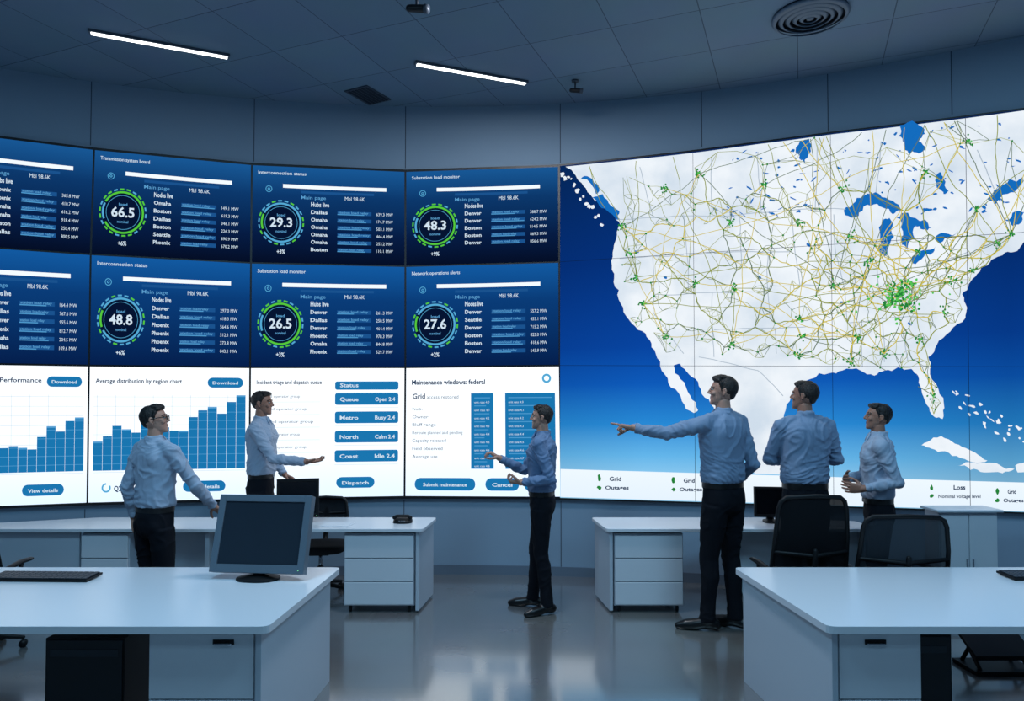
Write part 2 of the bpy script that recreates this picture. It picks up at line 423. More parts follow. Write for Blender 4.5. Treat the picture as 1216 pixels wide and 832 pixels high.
for k in range(130):
    x = rn.uniform(860, 1210); y = rn.uniform(topy(x)+6, 270-(x-860)*.05)
    blob(LLake, x, y, rn.uniform(1, 4.5), rn.uniform(.5, 1.6), rn.uniform(-60, 60), 8, rough=.5)
for x, y in ((960, 292), (902, 330), (756, 300), (850, 250), (790, 330), (1000, 360), (1080, 385)): blob(LLake, x, y, 3, 1.5, 30, 8)
def inside(x, y):
    c = False; n = len(land); j = n-1
    for i in range(n):
        (xi, yi), (xj, yj) = land[i], land[j]
        if (yi > y) != (yj > y) and x < (xj-xi)*(y-yi)/(yj-yi)+xi: c = not c
        j = i
    return c
Lr1 = Layer(.0570, em('screen_route_olive', (140, 150, 54), 1)); Lr2 = Layer(.0574, em('screen_route_grey', (96, 118, 92), 1)); Lr3 = Layer(.0567, em('screen_border_grey', (176, 190, 204), 1))
Lr4 = Layer(.0578, em('screen_route_gold', (206, 188, 70), 1)); LGn = Layer(.0584, em('screen_node_green', (36, 130, 58), 1)); LGn2 = Layer(.0588, em('screen_node_bright', (84, 196, 84), 1))
Lr5 = Layer(.0568, em('screen_route_pale', (176, 184, 130), 1))
hubs = [(738, 270), (748, 302), (756, 330), (765, 362), (790, 400), (826, 337), (867, 265), (872, 343), (868, 410), (906, 222), (950, 265), (950, 380), (952, 400), (948, 422), (1000, 226), (1010, 282),
        (1030, 312), (1065, 355), (1072, 345), (1058, 362), (1078, 362), (1084, 340), (1060, 342), (1108, 470), (1098, 206), (1018, 400), (1010, 432), (1050, 420), (1092, 404), (1120, 372), (1130, 335), (1156, 322), (1184, 290), (1200, 280), (1160, 250), (1090, 300), (830, 208), (790, 225), (1150, 170), (990, 340)]
nodes = list(hubs); tries = 0
while len(nodes) < 620 and tries < 20000:
    tries += 1; z = rn.random()
    if z < .34: x, y = rn.uniform(735, 980), rn.uniform(230, 425)
    elif z < .88: x, y = rn.uniform(970, 1190), rn.uniform(275, 438)
    elif z < .91: x, y = rn.uniform(1095, 1120), rn.uniform(438, 492)
    else: x, y = rn.uniform(700, 1320), rn.uniform(140, 260)
    if inside(x, y) and all((x-a)**2+(y-b)**2 > 26 for a, b in nodes): nodes.append((x, y))
adj = {i: {} for i in range(len(nodes))}
for i, p in enumerate(nodes):
    near = sorted(range(len(nodes)), key=lambda j: (p[0]-nodes[j][0])**2+(p[1]-nodes[j][1])**2)[1:6]
    for j in near: L = math.hypot(p[0]-nodes[j][0], p[1]-nodes[j][1]); adj[i][j] = L; adj[j][i] = L
def onland(a, b): return inside((a[0]+b[0])/2, (a[1]+b[1])/2) and min(a[1]-topy(a[0]), b[1]-topy(b[0])) > 1
def route(layer, p, q, w, jit=.12, depth=3):
    pts = [p, q]
    for _ in range(depth):
        o = [pts[0]]
        for a, b in zip(pts, pts[1:]):
            k = rn.uniform(-jit, jit); o += [((a[0]+b[0])/2-(b[1]-a[1])*k, (a[1]+b[1])/2+(b[0]-a[0])*k), b]
        pts = o
    for a, b in zip(pts, pts[1:]):
        if onland(a, b): layer.line(a, b, w)
seen = set()
for i in adj:
    for j in list(adj[i])[:4]:
        if (j, i) in seen or rn.random() < .18: continue
        seen.add((i, j)); route(rn.choice((Lr5, Lr5, Lr1, Lr2)), nodes[i], nodes[j], .0046, .14, 1)
def path(a, b):
    D = {a: 0}; P = {}; h = [(0, a)]
    while h:
        d, u = heapq.heappop(h)
        if u == b: break
        if d > D[u]: continue
        for v2, w in adj[u].items():
            nd = d+w**1.25
            if nd < D.get(v2, 1e9): D[v2] = nd; P[v2] = u; heapq.heappush(h, (nd, v2))
    if b not in P: return []
    o = [b]
    while o[-1] != a: o.append(P[o[-1]])
    return o
drawn = set()
for k in range(120):
    a, b = rn.sample(range(len(hubs)), 2); pt = path(a, b); ly = rn.choice((Lr1, Lr1, Lr2, Lr4, Lr4))
    for u, v2 in zip(pt, pt[1:]):
        key = (min(u, v2), max(u, v2))
        if key in drawn: continue
        drawn.add(key); route(ly, nodes[u], nodes[v2], .0085, .10, 2)
for k in range(34):
    p, q = rn.sample(hubs, 2); route(rn.choice((Lr1, Lr4, Lr2)), p, q, .0065, .06, 4)
for k in range(26):
    x0 = rn.uniform(760, 1300); p = min(hubs, key=lambda h: abs(h[0]-x0)+rn.uniform(0, 60)); x = min(1320, max(700, p[0]+rn.uniform(-120, 160))); route(rn.choice((Lr1, Lr2, Lr4)), p, (x, topy(x)+2), .0065, .06, 4)
# state / province borders
B1 = [[(735, 262), (800, 258), (900, 254), (1004, 250)], [(776, 296), (776, 372), (812, 420)], [(736, 308), (812, 304)], [(812, 256), (816, 304), (818, 348)], [(818, 304), (878, 300), (940, 300)],
      [(878, 254), (880, 320)], [(846, 348), (848, 424)], [(776, 350), (846, 348), (912, 346)], [(912, 300), (912, 346), (914, 380)], [(940, 254), (944, 300), (950, 340)], [(914, 340), (1000, 338)], [(848, 392), (914, 390), (960, 388)],
      [(920, 390), (922, 420)], [(990, 256), (992, 300), (1002, 340), (1006, 384)], [(1006, 384), (1090, 376)], [(1040, 310), (1044, 350)], [(1020, 384), (1024, 436)], [(1048, 384), (1050, 430)], [(1070, 384), (1078, 430)], [(1078, 316), (1080, 350)],
      [(1096, 316), (1150, 300)], [(1000, 310), (1040, 306)], [(760, 200), (776, 258)], [(846, 180), (846, 256)], [(900, 172), (904, 254)], [(970, 163), (968, 252)], [(1046, 170), (1040, 230)], [(830, 424), (900, 440), (930, 470)], [(1160, 180), (1180, 226)]]
for b in B1:
    for p, q in zip(b, b[1:]): route(Lr3, p, q, .008, .03, 3)
for i, (x, y) in enumerate(hubs):
    big = .85 if i not in (17, 18, 19, 20) else 1.4
    for k in range(12): blob(LGn, x+rn.gauss(0, 3.4)*big, y+rn.gauss(0, 3.4)*big, 1.4*big, 1.4*big, 0, 7)
    for k in range(3): blob(LGn2, x+rn.gauss(0, 2)*big, y+rn.gauss(0, 2)*big, 1.1*big, 1.1*big, 0, 6)
for k in range(60): blob(LGn2, rn.gauss(1066, 18), rn.gauss(354, 14), 1.6, 1.6, 0, 6)
for k in range(210):
    x, y = rn.choice(nodes); blob(LGn, x, y, 1.2, 1.2, 0, 6)
Lseam = Layer(.0592, em('screen_seam', (20, 44, 80), .5))
for x0, x1 in ((823, 826), (986, 990), (1146, 1152)): Lseam.line((x0, topy(x0)), (x1, interp(MAPBOT, x1)-1), .004)
for a, b in (((664.5, 312), (1330, 270)), ((665, 434), (1330, 436))):
    for k in range(30):
        Lseam.line((lerp(a[0], b[0], k/30), lerp(a[1], b[1], k/30)), (lerp(a[0], b[0], (k+1)/30), lerp(a[1], b[1], (k+1)/30)), .004)
for x, y, w in ((724, 570, 14), (812, 572, 13), (1196, 585, 10)):
    blob(LGn, x-12, y-3, 2, 4, 0, 8); blob(LGn, x-12, y+8, 2.3, 2.3, 0, 8)
    LKb.text(idm, x, y, 4.8, 'Grid', w=w, bold=.03); LKb.text(idm, x-5, y+10, 4.2, 'Outages', w=w+14, bold=.03)
blob(LGn, 1106, 578, 2, 4, 0, 8); blob(LGn, 1106, 588, 2.5, 2.5, 0, 8)
LKb.text(idm, 1132, 580, 5, 'Loss', w=14, bold=.03); LKb.text(idm, 1114, 590, 4, 'Nominal voltage level', w=50, bold=.02)
for n, l in [('screen_text', LW), ('screen_text_tint', LB), ('screen_bars', LBar), ('screen_white_bars', LWb), ('gauge_green', LG), ('gauge_cyan', LC), ('gauge_disc', LD), ('screen_buttons', LBtn),
             ('screen_text_small', LK), ('screen_text_ink', LKb), ('screen_rules', LGr), ('screen_bars_light', LMid), ('map_land', LL), ('map_lakes', LLake), ('map_routes_olive', Lr1), ('map_routes_grey', Lr2),
             ('map_borders', Lr3), ('map_routes_gold', Lr4), ('map_routes_pale', Lr5), ('map_nodes', LGn), ('map_nodes_bright', LGn2), ('panel_seams', Lseam)]: l.done(n)

# ------------------------------------------------------------------ room shell
ZC = 5.12
wallm = pm('wall_paint', (138, 162, 182), .6, bump=.05, bscale=200)
v = []; f = []; N = 90; u0, u1 = -R*math.asin((6.6-.785)/R), R*math.asin((6.6+.785)/R)
for i in range(N+1):
    u = lerp(u0, u1, i/N); v += [bend(u, 0), bend(u, ZC), bend(u, ZC, -.2), bend(u, 0, -.2)]
for i in range(N):
    a = 4*i
    f += [(a, a+4, a+5, a+1), (a+1, a+5, a+6, a+2), (a+2, a+6, a+7, a+3)]
mesh_obj('wall_back', v, f, [wallm], smooth=False)
yl, yr = wall_y(-6.6), wall_y(6.6)
def simple_box(name, x0, x1, y0, y1, z0, z1, m, bev=0):
    s = Soup(); s.box(x0, x1, y0, y1, z0, z1); return s.obj(name, [m], bev)
simple_box('wall_left', -6.8, -6.6, -3, yl+.1, 0, ZC, wallm)
simple_box('wall_right', 6.6, 6.8, -3, yr+.1, 0, ZC, wallm)
simple_box('wall_front', -6.8, 6.8, -3.2, -3, 0, ZC, wallm)
seam = pm('seam_dark', (66, 78, 92), .7); ws = Soup()
for x, y0, y1 in ((107, 60, 176), (301, 60, 195), (481, 60, 203), (665, 60, 197), (833, 40, 178), (983, 30, 160), (1130, 20, 140)):
    u, zt = wall_uz(x, y1); u2 = u+.008
    for zz0, zz1 in ((zt+.03, ZC), (0.1, .8)):
        a, b = bend(u, zz0, .003), bend(u2, zz0, .003); c, d = bend(u2, zz1, .003), bend(u, zz1, .003)
        ws.add([a, b, c, d], [(0, 1, 2, 3)], 0)
ws.obj('trim_wall_seams', [seam])
s = Soup(); rr = []
for i in range(N+1):
    u = lerp(u0, u1, i/N); rr.append([bend(u, 0, 0.0), bend(u, .1, 0.0), bend(u, .1, .015), bend(u, 0, .015)])
s.rings(rr, 0, False); s.obj('baseboard_back', [pm('baseboard_grey', (100, 116, 132), .5)])

def tile_mat(name, c1, c2, mort, sx, rot, rough, msize=.004, spec=.5, rvar=0, coat=0, nmix=.25):
    m = bpy.data.materials.new(name); m.use_nodes = True; nt = m.node_tree; p = nt.nodes['Principled BSDF']
    tc = nt.nodes.new('ShaderNodeTexCoord'); mpn = nt.nodes.new('ShaderNodeMapping'); mpn.inputs['Rotation'].default_value = (0, 0, rad(rot))
    b = nt.nodes.new('ShaderNodeTexBrick'); b.offset = 0; b.inputs['Scale'].default_value = 1
    b.inputs['Brick Width'].default_value = sx; b.inputs['Row Height'].default_value = sx
    b.inputs['Mortar Size'].default_value = msize; b.inputs['Mortar Smooth'].default_value = .2
    b.inputs['Color1'].default_value = (*lin(c1), 1); b.inputs['Color2'].default_value = (*lin(c2), 1); b.inputs['Mortar'].default_value = (*lin(mort), 1)
    nt.links.new(tc.outputs['Object'], mpn.inputs[0]); nt.links.new(mpn.outputs[0], b.inputs['Vector'])
    n = nt.nodes.new('ShaderNodeTexNoise'); n.inputs['Scale'].default_value = 1.3; n.inputs['Detail'].default_value = 6
    nt.links.new(tc.outputs['Object'], n.inputs['Vector'])
    mx = nt.nodes.new('ShaderNodeMix'); mx.data_type = 'RGBA'; mx.blend_type = 'MULTIPLY'; mx.inputs['Factor'].default_value = nmix
    nt.links.new(b.outputs['Color'], mx.inputs['A']); nt.links.new(n.outputs['Color'], mx.inputs['B']); nt.links.new(mx.outputs['Result'], p.inputs['Base Color'])
    mr = nt.nodes.new('ShaderNodeMapRange'); mr.inputs['To Min'].default_value = rough-rvar; mr.inputs['To Max'].default_value = rough+rvar
    nt.links.new(n.outputs['Fac'], mr.inputs['Value']); nt.links.new(mr.outputs[0], p.inputs['Roughness'])
    p.inputs['Specular IOR Level'].default_value = spec
    p.inputs['Coat Weight'].default_value = coat; p.inputs['Coat Roughness'].default_value = .13; p.inputs['Coat IOR'].default_value = 2.1
    return m
floorm = tile_mat('floor_polished_tile', (122, 122, 120), (116, 116, 116), (92, 94, 96), 1.2, 0, .26, .003, spec=.9, rvar=.06, coat=1, nmix=.2)
ceilm = tile_mat('ceiling_tile', (132, 156, 176), (122, 148, 168), (84, 102, 120), .75, 22, .8, .005)
simple_box('floor', -6.8, 6.8, -3.2, 8.1, -.1, 0, floorm)
simple_box('ceiling', -6.8, 6.8, -3.2, 8.1, ZC, ZC+.1, ceilm)

# ceiling luminaires
lampm = em('lamp_tube_glow', (248, 250, 250), 4.0); lhouse = pm('lamp_housing', (80, 94, 108), .5)
def strip(x0, y0, x1, y1):
    d = Vector((x1-x0, y1-y0, 0)); L = d.length; s = Soup()
    s.M = Matrix.Translation(((x0+x1)/2, (y0+y1)/2, ZC)) @ Matrix.Rotation(math.atan2(d.y, d.x), 4, 'Z')
    s.box(-L/2-.02, L/2+.02, -.035, .035, -.025, 0, 0); s.box(-L/2, L/2, -.024, .024, -.032, -.024, 1)
    s.obj('ceiling_strip_light', [lhouse, lampm], .003)
def ceil_pt(x, y):
    dx = (x-608)/F; dy = (Y0-y)/F; c, q = math.cos(PITCH), math.sin(PITCH); t = (ZC-.03-HC)/(q+dy*c); return (dx*t, (c-dy*q)*t)
strip(*ceil_pt(108, 40), *ceil_pt(270, 69)); strip(*ceil_pt(495, 77), *ceil_pt(624, 100))
for x, y in ((-3.2, 1.5), (3.2, 1.5), (0, -.5)): strip(x-.6, y, x+.6, y+.2)  # further strips out of view, added to light the room
# round air diffuser
x, y = ceil_pt(962, 22); s = Soup(); s.M = Matrix.Translation((x, y, ZC))
dm = pm('diffuser_metal', (104, 122, 140), .5, .2); dk = pm('diffuser_void', (34, 44, 56), .8)
def ringbody(s, r0, r1, z0, z1, mat, n=40):
    vs = []; fs = []
    for k in range(n):
        a = 2*math.pi*k/n; c, q = math.cos(a), math.sin(a)
        vs += [(r0*c, r0*q, z0), (r1*c, r1*q, z1), (r1*c, r1*q, z1-.012), (r0*c, r0*q, z0-.012)]
    for k in range(n):
        a = 4*k; b = 4*((k+1) % n)
        for i in range(4): fs.append((a+i, b+i, b+(i+1) % 4, a+(i+1) % 4))
    s.add(vs, fs, mat, True)
s.cyl((0, 0, -.004), (0, 0, 0), .30, mat=1, seg=40)
for k, r in enumerate((.30, .245, .19, .135, .085)): ringbody(s, r-.03, r+.005, -.035, -.012, 0)
s.cyl((0, 0, -.035), (0, 0, -.02), .03, mat=0, seg=24)
s.obj('round_air_diffuser', [dm, dk])
x, y = ceil_pt(437, 116); s = Soup(); s.M = Matrix.Translation((x, y, ZC)) @ Matrix.Rotation(rad(62), 4, 'Z'); w = .40
s.box(-w/2, w/2, -w/2+.05, w/2-.05, -.012, 0, 0)
for k in range(6): s.box(-w/2+.02, w/2-.02, -w/2+.07+k*(w-.14)/6, -w/2+.07+k*(w-.14)/6+.032, -.016, -.011, 1)
s.obj('ceiling_vent', [pm('vent_frame', (62, 74, 88), .5), dk], .002)
for px, py, sc_ in ((683, 99, .8), (495, -6, 1.1)):
    x, y = ceil_pt(px, py); s = Soup(); s.M = Matrix.Translation((x, y, ZC)) @ Matrix.Scale(sc_, 4)
    s.cyl((0, 0, -.02), (0, 0, 0), .045, mat=0); s.cyl((0, 0, -.12), (0, 0, -.01), .01, mat=0)
    s.tube([(-.05, -.02, -.135), (.06, -.04, -.15)], [.026, .028], 1, caps=True); s.cyl((.06, -.04, -.15), (.09, -.047, -.155), .032, mat=0)
    s.obj('security_camera', [pm('cam_grey', (70, 80, 92), .4), black])

# ------------------------------------------------------------------ desks
dw = pm('desk_laminate', (216, 222, 228), .28, bump=.01, bscale=300); dside = pm('desk_panel', (186, 196, 206), .4)
dgap = pm('desk_reveal', (60, 66, 74), .6); chrome = pm('chrome', (170, 175, 182), .25, .9); dkm = pm('plastic_black', (13, 15, 18), .5, spec=.3)
def pedestal(s, x0, x1, y0, y1, zt, drawers=3, cast=True):
    z0 = .06 if cast else .0
    s.box(x0, x1, y0+.02, y1, z0, zt, 1)
    h = (zt-z0-.02)/drawers
    for k in range(drawers):
        s.box(x0+.008, x1-.008, y0, y0+.019, z0+.01+k*h+.004, z0+.01+(k+1)*h-.004, 0)
    if cast:
        for x in (x0+.05, x1-.05):
            for y in (y0+.06, y1-.06):
                s.cyl((x-.012, y, .028), (x+.012, y, .028), .028, mat=3, seg=14); s.box(x-.01, x+.01, y-.01, y+.01, .03, z0, 3)
dmats = [dw, dside, dgap, dkm, chrome]
def rounded(poly, r=.05):
    out = []; n = len(poly)
    for i in range(n):
        p = Vector(poly[i]); a = (Vector(poly[i-1])-p).normalized(); b = (Vector(poly[(i+1) % n])-p).normalized()
        for k in range(5):
            t = k/4; q = (p+a*r)*(1-t)**2+p*2*t*(1-t)+(p+b*r)*t*t; out.append((q.x, q.y))
    return out
# front left
s = Soup()
s.prism(rounded([(-3.95, 3.70), (-1.25, 3.70), (-1.18, 4.97), (-3.95, 4.97)]), .71, .75, 0)
s.prism([(-1.335, 3.76), (-1.305, 3.76), (-1.235, 4.90), (-1.265, 4.90)], 0, .709, 1)
pedestal(s, -1.90, -1.34, 3.77, 4.40, .70, 2, False)
s.box(-1.56, -1.45, 3.764, 3.77, .635, .66, 3)
s.tube([(-1.55, 3.765, .64), (-1.55, 3.755, .64), (-1.46, 3.755, .64), (-1.46, 3.765, .64)], [.005]*4, 4, 8)
s.box(-3.92, -3.88, 3.78, 4.9, 0, .709, 1); s.box(-3.88, -1.92, 4.5, 4.52, .62, .709, 1)
s.obj('white_desk', dmats, .004)
# front right
s = Soup()
s.prism(rounded([(1.62, 3.70), (4.2, 3.70), (4.2, 4.97), (1.53, 4.97)]), .71, .75, 0)
s.prism([(1.665, 3.76), (1.695, 3.76), (1.60, 4.90), (1.57, 4.90)], 0, .709, 1)
pedestal(s, 1.70, 2.14, 3.77, 4.40, .70, 2, False)
s.box(1.84, 1.95, 3.764, 3.77, .635, .66, 3)
s.tube([(1.85, 3.765, .64), (1.85, 3.755, .64), (1.94, 3.755, .64), (1.94, 3.765, .64)], [.005]*4, 4, 8)
s.box(4.12, 4.16, 3.78, 4.9, 0, .709, 1); s.box(2.16, 4.12, 4.5, 4.52, .62, .709, 1)
s.obj('white_desk', dmats, .004)
# rear left
s = Soup()
s.prism(rounded([(-4.9, 6.39), (-.79, 6.39), (-.73, 7.0), (-4.0, 7.0), (-4.9, 6.66)]), .72, .75, 0)
s.prism([(-.86, 6.42), (-.83, 6.42), (-.76, 6.97), (-.79, 6.97)], 0.02, .719, 1)
pedestal(s, -1.50, -.87, 6.42, 6.9, .70, 3)
pedestal(s, -3.85, -3.42, 6.42, 6.9, .70, 3)
s.box(-4.88, -3.87, 6.44, 6.47, .02, .719, 1); s.box(-3.40, -2.72, 6.60, 6.63, .10, .719, 1)
s.box(-2.75, -2.71, 6.44, 6.9, 0, .719, 1)
s.obj('white_desk', dmats, .004)
# rear right
s = Soup()
s.prism(rounded([(.84, 6.39), (3.25, 6.39), (3.25, 6.80), (2.4, 7.0), (.77, 7.0)]), .72, .75, 0)
s.prism([(.87, 6.42), (.90, 6.42), (.83, 6.97), (.80, 6.97)], 0.02, .719, 1)
pedestal(s, .91, 1.53, 6.42, 6.9, .70, 3)
s.box(3.18, 3.22, 6.42, 6.75, 0, .719, 1); s.box(2.0, 3.18, 6.62, 6.65, .1, .719, 1)
s.obj('white_desk', dmats, .004)
# storage cabinet right
s = Soup(); s.box(3.50, 3.98, 5.90, 6.10, 0, .98, 1); s.box(3.47, 4.01, 5.86, 6.12, .98, 1.0, 0)
s.box(3.51, 3.735, 5.885, 5.90, .05, .96, 0); s.box(3.745, 3.97, 5.885, 5.90, .05, .96, 0)
s.box(3.71, 3.72, 5.87, 5.885, .45, .60, 4); s.box(3.76, 3.77, 5.87, 5.885, .45, .60, 4); s.obj('storage_cabinet', dmats, .004)
def tower(x, y, w, h, d):
    s = Soup(); s.M = Matrix.Translation((x, y, 0)); s.box(-w/2, w/2, -d/2, d/2, .02, h, 0)
    s.box(-w/2+.01, w/2-.01, -d/2-.006, -d/2, .03, h-.01, 1)
    for k in range(6): s.box(-w/2+.03, w/2-.03, -d/2-.009, -d/2-.006, .1+k*.02, .108+k*.02, 0)
    s.box(-w/2+.03, w/2-.03, -d/2-.009, -d/2-.006, h-.1, h-.06, 2)
    for a in (-1, 1):
        for b in (-1, 1): s.cyl((a*(w/2-.03), b*(d/2-.04), 0), (a*(w/2-.03), b*(d/2-.04), .02), .015, mat=0)
    s.obj('computer_tower', [dkm, pm('tower_face', (22, 26, 32), .35), pm('tower_bay', (40, 46, 54), .3)], .005)
tower(-2.38, 4.25, .44, .58, .44); tower(2.32, 4.25, .26, .60, .44)
s = Soup(); s.M = Matrix.Translation((3.42, 5.12, 0)); s.box(-.22, .22, -.14, .14, 0, .03, 0)
s.add([(-.21, -.12, .10), (.21, -.12, .10), (.21, .13, .24), (-.21, .13, .24), (-.21, -.12, .13), (.21, -.12, .13), (.21, .13, .27), (-.21, .13, .27)], [(0, 3, 2, 1), (4, 5, 6, 7), (0, 1, 5, 4), (1, 2, 6, 5), (2, 3, 7, 6), (3, 0, 4, 7)], 0)
for q in (-1, 1): s.tube([(q*.17, -.1, .03), (q*.17, .10, .22)], [.014, .014], 0, 8); s.tube([(q*.17, .1, .03), (q*.17, .0, .17)], [.014, .014], 0, 8)
s.obj('footrest', [dkm], .004)

# ------------------------------------------------------------------ monitors, keyboards, phone
def monitor(x, y, z, w, h, d, tilt, yaw, fr, scr, standh=.06):
    s = Soup(); base = Matrix.Translation((x, y, z)) @ Matrix.Rotation(rad(yaw), 4, 'Z'); s.M = base
    s.loft([(0, 0, .03, w*.22, .10), (.012, 0, .03, w*.22, .10), (.02, 0, .03, w*.14, .06), (.03, 0, .04, .035, .025), (standh+h*.45, 0, d+.03, .03, .02)], 2)
    s.M = base @ Matrix.Translation((0, 0, standh)) @ Matrix.Rotation(rad(-tilt), 4, 'X')
    b = w*.07
    s.box(-w/2, w/2, 0, d*.45, 0, h, 0)
    for q in ((-w/2, -w/2+b, 0, h), (w/2-b, w/2, 0, h), (-w/2+b, w/2-b, 0, b*1.2), (-w/2+b, w/2-b, h-b, h)): s.box(q[0], q[1], -.012, 0, q[2], q[3], 0)
    s.box(-w/2+b*.9, w/2-b*.9, -.003, .0, b, h-b*.9, 1)
    rr = []
    for t, k in ((.45, .94), (.8, .8), (1.0, .6)):
        rr.append([Vector((sx*w/2*k, d*t, h/2+sz*h/2*k)) for sx, sz in ((-1, -1), (1, -1), (1, 1), (-1, 1))])
    s.rings(rr, 0, False); s.cyl((w/2-b*.8, -.014, b*.5), (w/2-b*.8, -.011, b*.5), .004, mat=3, seg=10)
    return s.obj('computer_monitor', [fr, scr, dkm, em('power_led', (120, 220, 160), 1)], .006)
grey = pm('monitor_grey', (98, 112, 124), .4); scrm = pm('monitor_dark_glass', (40, 50, 60), .2, spec=.6)
scrd = pm('monitor_black_glass', (10, 14, 20), .15, spec=.6)
monitor(-1.64, 4.62, .75, .63, .50, .12, 17, -6, grey, scrm, .045)
monitor(-1.99, 6.68, .75, .38, .36, .05, 4, 14, dkm, scrd, .05)
monitor(2.42, 6.72, .75, .30, .28, .05, 4, -8, dkm, scrd, .05)
def keyboard(x, y, w, yaw):
    s = Soup(); s.M = Matrix.Translation((x, y, .75)) @ Matrix.Rotation(rad(yaw), 4, 'Z') @ Matrix.Rotation(rad(3), 4, 'X') @ Matrix.Translation((0, 0, .006))
    d = .17; s.box(-w/2, w/2, -d/2, d/2, 0, .014, 0); n = 18
    for r in range(6):
        for c in range(n):
            if r == 0 and 4 <= c <= 9: continue
            cw = (w-.02)/n; x0 = -w/2+.01+c*cw; y0 = -d/2+.01+r*(d-.02)/6; s.box(x0+.0015, x0+cw-.0015, y0+.0015, y0+(d-.02)/6-.0015, .014, .022, 1)
    cw = (w-.02)/n; s.box(-w/2+.01+4*cw, -w/2+.01+10*cw-.002, -d/2+.0115, -d/2+.033, .014, .022, 1)
    s.obj('keyboard', [dkm, pm('key_dark', (44, 52, 60), .45)], .002)
keyboard(-3.02, 4.66, .66, -2); keyboard(3.46, 4.70, .50, 2)
keyboard(-2.02, 6.50, .36, 0)
s = Soup(); s.M = Matrix.Translation((-1.02, 6.72, .75)); s.loft([(0, 0, 0, .09, .08), (.02, 0, .005, .088, .075), (.045, 0, .03, .08, .04)], 0)
s.tube([(-.075, -.03, .05), (-.05, -.03, .066), (.05, -.03, .066), (.075, -.03, .05)], [.018, .013, .013, .018], 0)
for c in range(3): s.box(-.03+c*.022, -.014+c*.022, -.065, -.055, .02, .026, 1)
s.obj('desk_telephone', [dkm, pm('phone_key', (120, 126, 132), .4)])
s = Soup(); s.box(-1.74, -1.46, 6.50, 6.72, .75, .753, 0); s.box(-1.72, -1.48, 6.48, 6.70, .753, .757, 0); s.obj('paper_stack', [pm('paper', (225, 230, 235), .7)])

# ------------------------------------------------------------------ office chairs
meshm = bpy.data.materials.new('chair_mesh_fabric'); meshm.use_nodes = True
nt = meshm.node_tree; p = nt.nodes['Principled BSDF']; p.inputs['Base Color'].default_value = (.007, .008, .010, 1); p.inputs['Roughness'].default_value = .9; p.inputs['Specular IOR Level'].default_value = .1
tr = nt.nodes.new('ShaderNodeBsdfTransparent'); mx = nt.nodes.new('ShaderNodeMixShader'); mx.inputs[0].default_value = .97
nt.links.new(tr.outputs[0], mx.inputs[1]); nt.links.new(p.outputs[0], mx.inputs[2]); nt.links.new(mx.outputs[0], nt.nodes['Material Output'].inputs[0])
meshg = meshm.copy(); meshg.name = 'chair_mesh_grey'; meshg.node_tree.nodes['Principled BSDF'].inputs['Base Color'].default_value = (.022, .028, .035, 1); meshg.node_tree.nodes['Mix Shader'].inputs[0].default_value = .88
def chair(x, y, yaw, w=.52, top=1.12, bot=.60, mesh=None, lean=8):
    s = Soup(); s.M = Matrix.Translation((x, y, 0)) @ Matrix.Rotation(rad(yaw), 4, 'Z')
    for k in range(5):
        a = rad(90+72*k); c, q = math.cos(a), math.sin(a)
        s.tube([(0, 0, .11), (c*.15, q*.15, .10), (c*.28, q*.28, .075)], [.026, .02, .014], 0, 10)
        t = Vector((-q, c, 0))*.018; pc = Vector((c*.28, q*.28, .028))
        s.cyl(pc-t*1.3, pc-t*.2, .028, mat=0, seg=14); s.cyl(pc+t*.2, pc+t*1.3, .028, mat=0, seg=14); s.cyl(pc, pc+Vector((0, 0, .05)), .008, mat=0, seg=8)
    s.cyl((0, 0, .09), (0, 0, .28), .03, mat=0); s.cyl((0, 0, .26), (0, 0, .42), .018, mat=2)
    s.box(-.09, .09, -.12, .1, .40, .43, 0)
    s.loft([(.43, 0, .0, .22, .21), (.445, 0, 0, .245, .235), (.48, 0, 0, .25, .24), (.50, 0, 0, .235, .225), (.507, 0, 0, .19, .18)], 3, 32, 4)
    sl = math.tan(rad(lean))
    def bp(u, z):
        return Vector((u*w/2, -.25-(z-bot)*sl+.05*(u*u)-.02*math.sin((z-bot)/(top-bot)*math.pi), z))
    def wf(t): return 1-.10*t
    loop = []
    for u, t in [(-.8, 0), (0, 0), (.8, 0), (.95, .03), (1, .12), (1, .5), (.98, .85), (.92, .95), (.78, 1), (0, 1.02), (-.78, 1), (-.92, .95), (-.98, .85), (-1, .5), (-1, .12), (-.95, .03), (-.8, 0)]:
        loop.append(bp(u*wf(t), bot+(top-bot)*t))
    s.tube(loop, [.016]*len(loop), 0, 10)
    nx, nz = 12, 10; vs = []; fs = []
    for j in range(nz+1):
        for i in range(nx+1):
            t = .01+.98*j/nz; u = (-1+2*i/nx)*(.97 if 0 < j < nz else .85)*wf(t); vs.append(bp(u, bot+(top-bot)*t))
    for j in range(nz):
        for i in range(nx): a = j*(nx+1)+i; fs.append((a, a+1, a+nx+2, a+nx+1))
    s.add(vs, fs, 1, True)
    s.tube([(0, -.10, .42), (0, -.24, .44), (0, -.30, .56), bp(0, bot+.2)-Vector((0, .03, 0))], [.03, .03, .025, .018], 0, 10)
    s.tube([bp(-.95, bot+.18), bp(0, bot+.16)-Vector((0, .025, 0)), bp(.95, bot+.18)], [.014, .018, .014], 0, 10)
    for q in (-1, 1):
        s.tube([(q*.18, -.02, .43), (q*.29, -.03, .46), (q*.30, -.04, .60), (q*.29, .0, .655)], [.018, .018, .016, .016], 0, 10)
        s.tube([(q*.285, -.16, .66), (q*.29, .0, .672), (q*.285, .13, .665)], [.024, .028, .024], 0, 12, ref=(0, 0, 1), flat=.6)
    s.obj('office_chair', [dkm, mesh or meshm, chrome, pm('chair_cushion', (20, 23, 28), .85)])
chair(2.16, 5.48, 2, .56, 1.20, .62)
chair(2.78, 5.34, -3, .64, 1.08, .60, meshg)
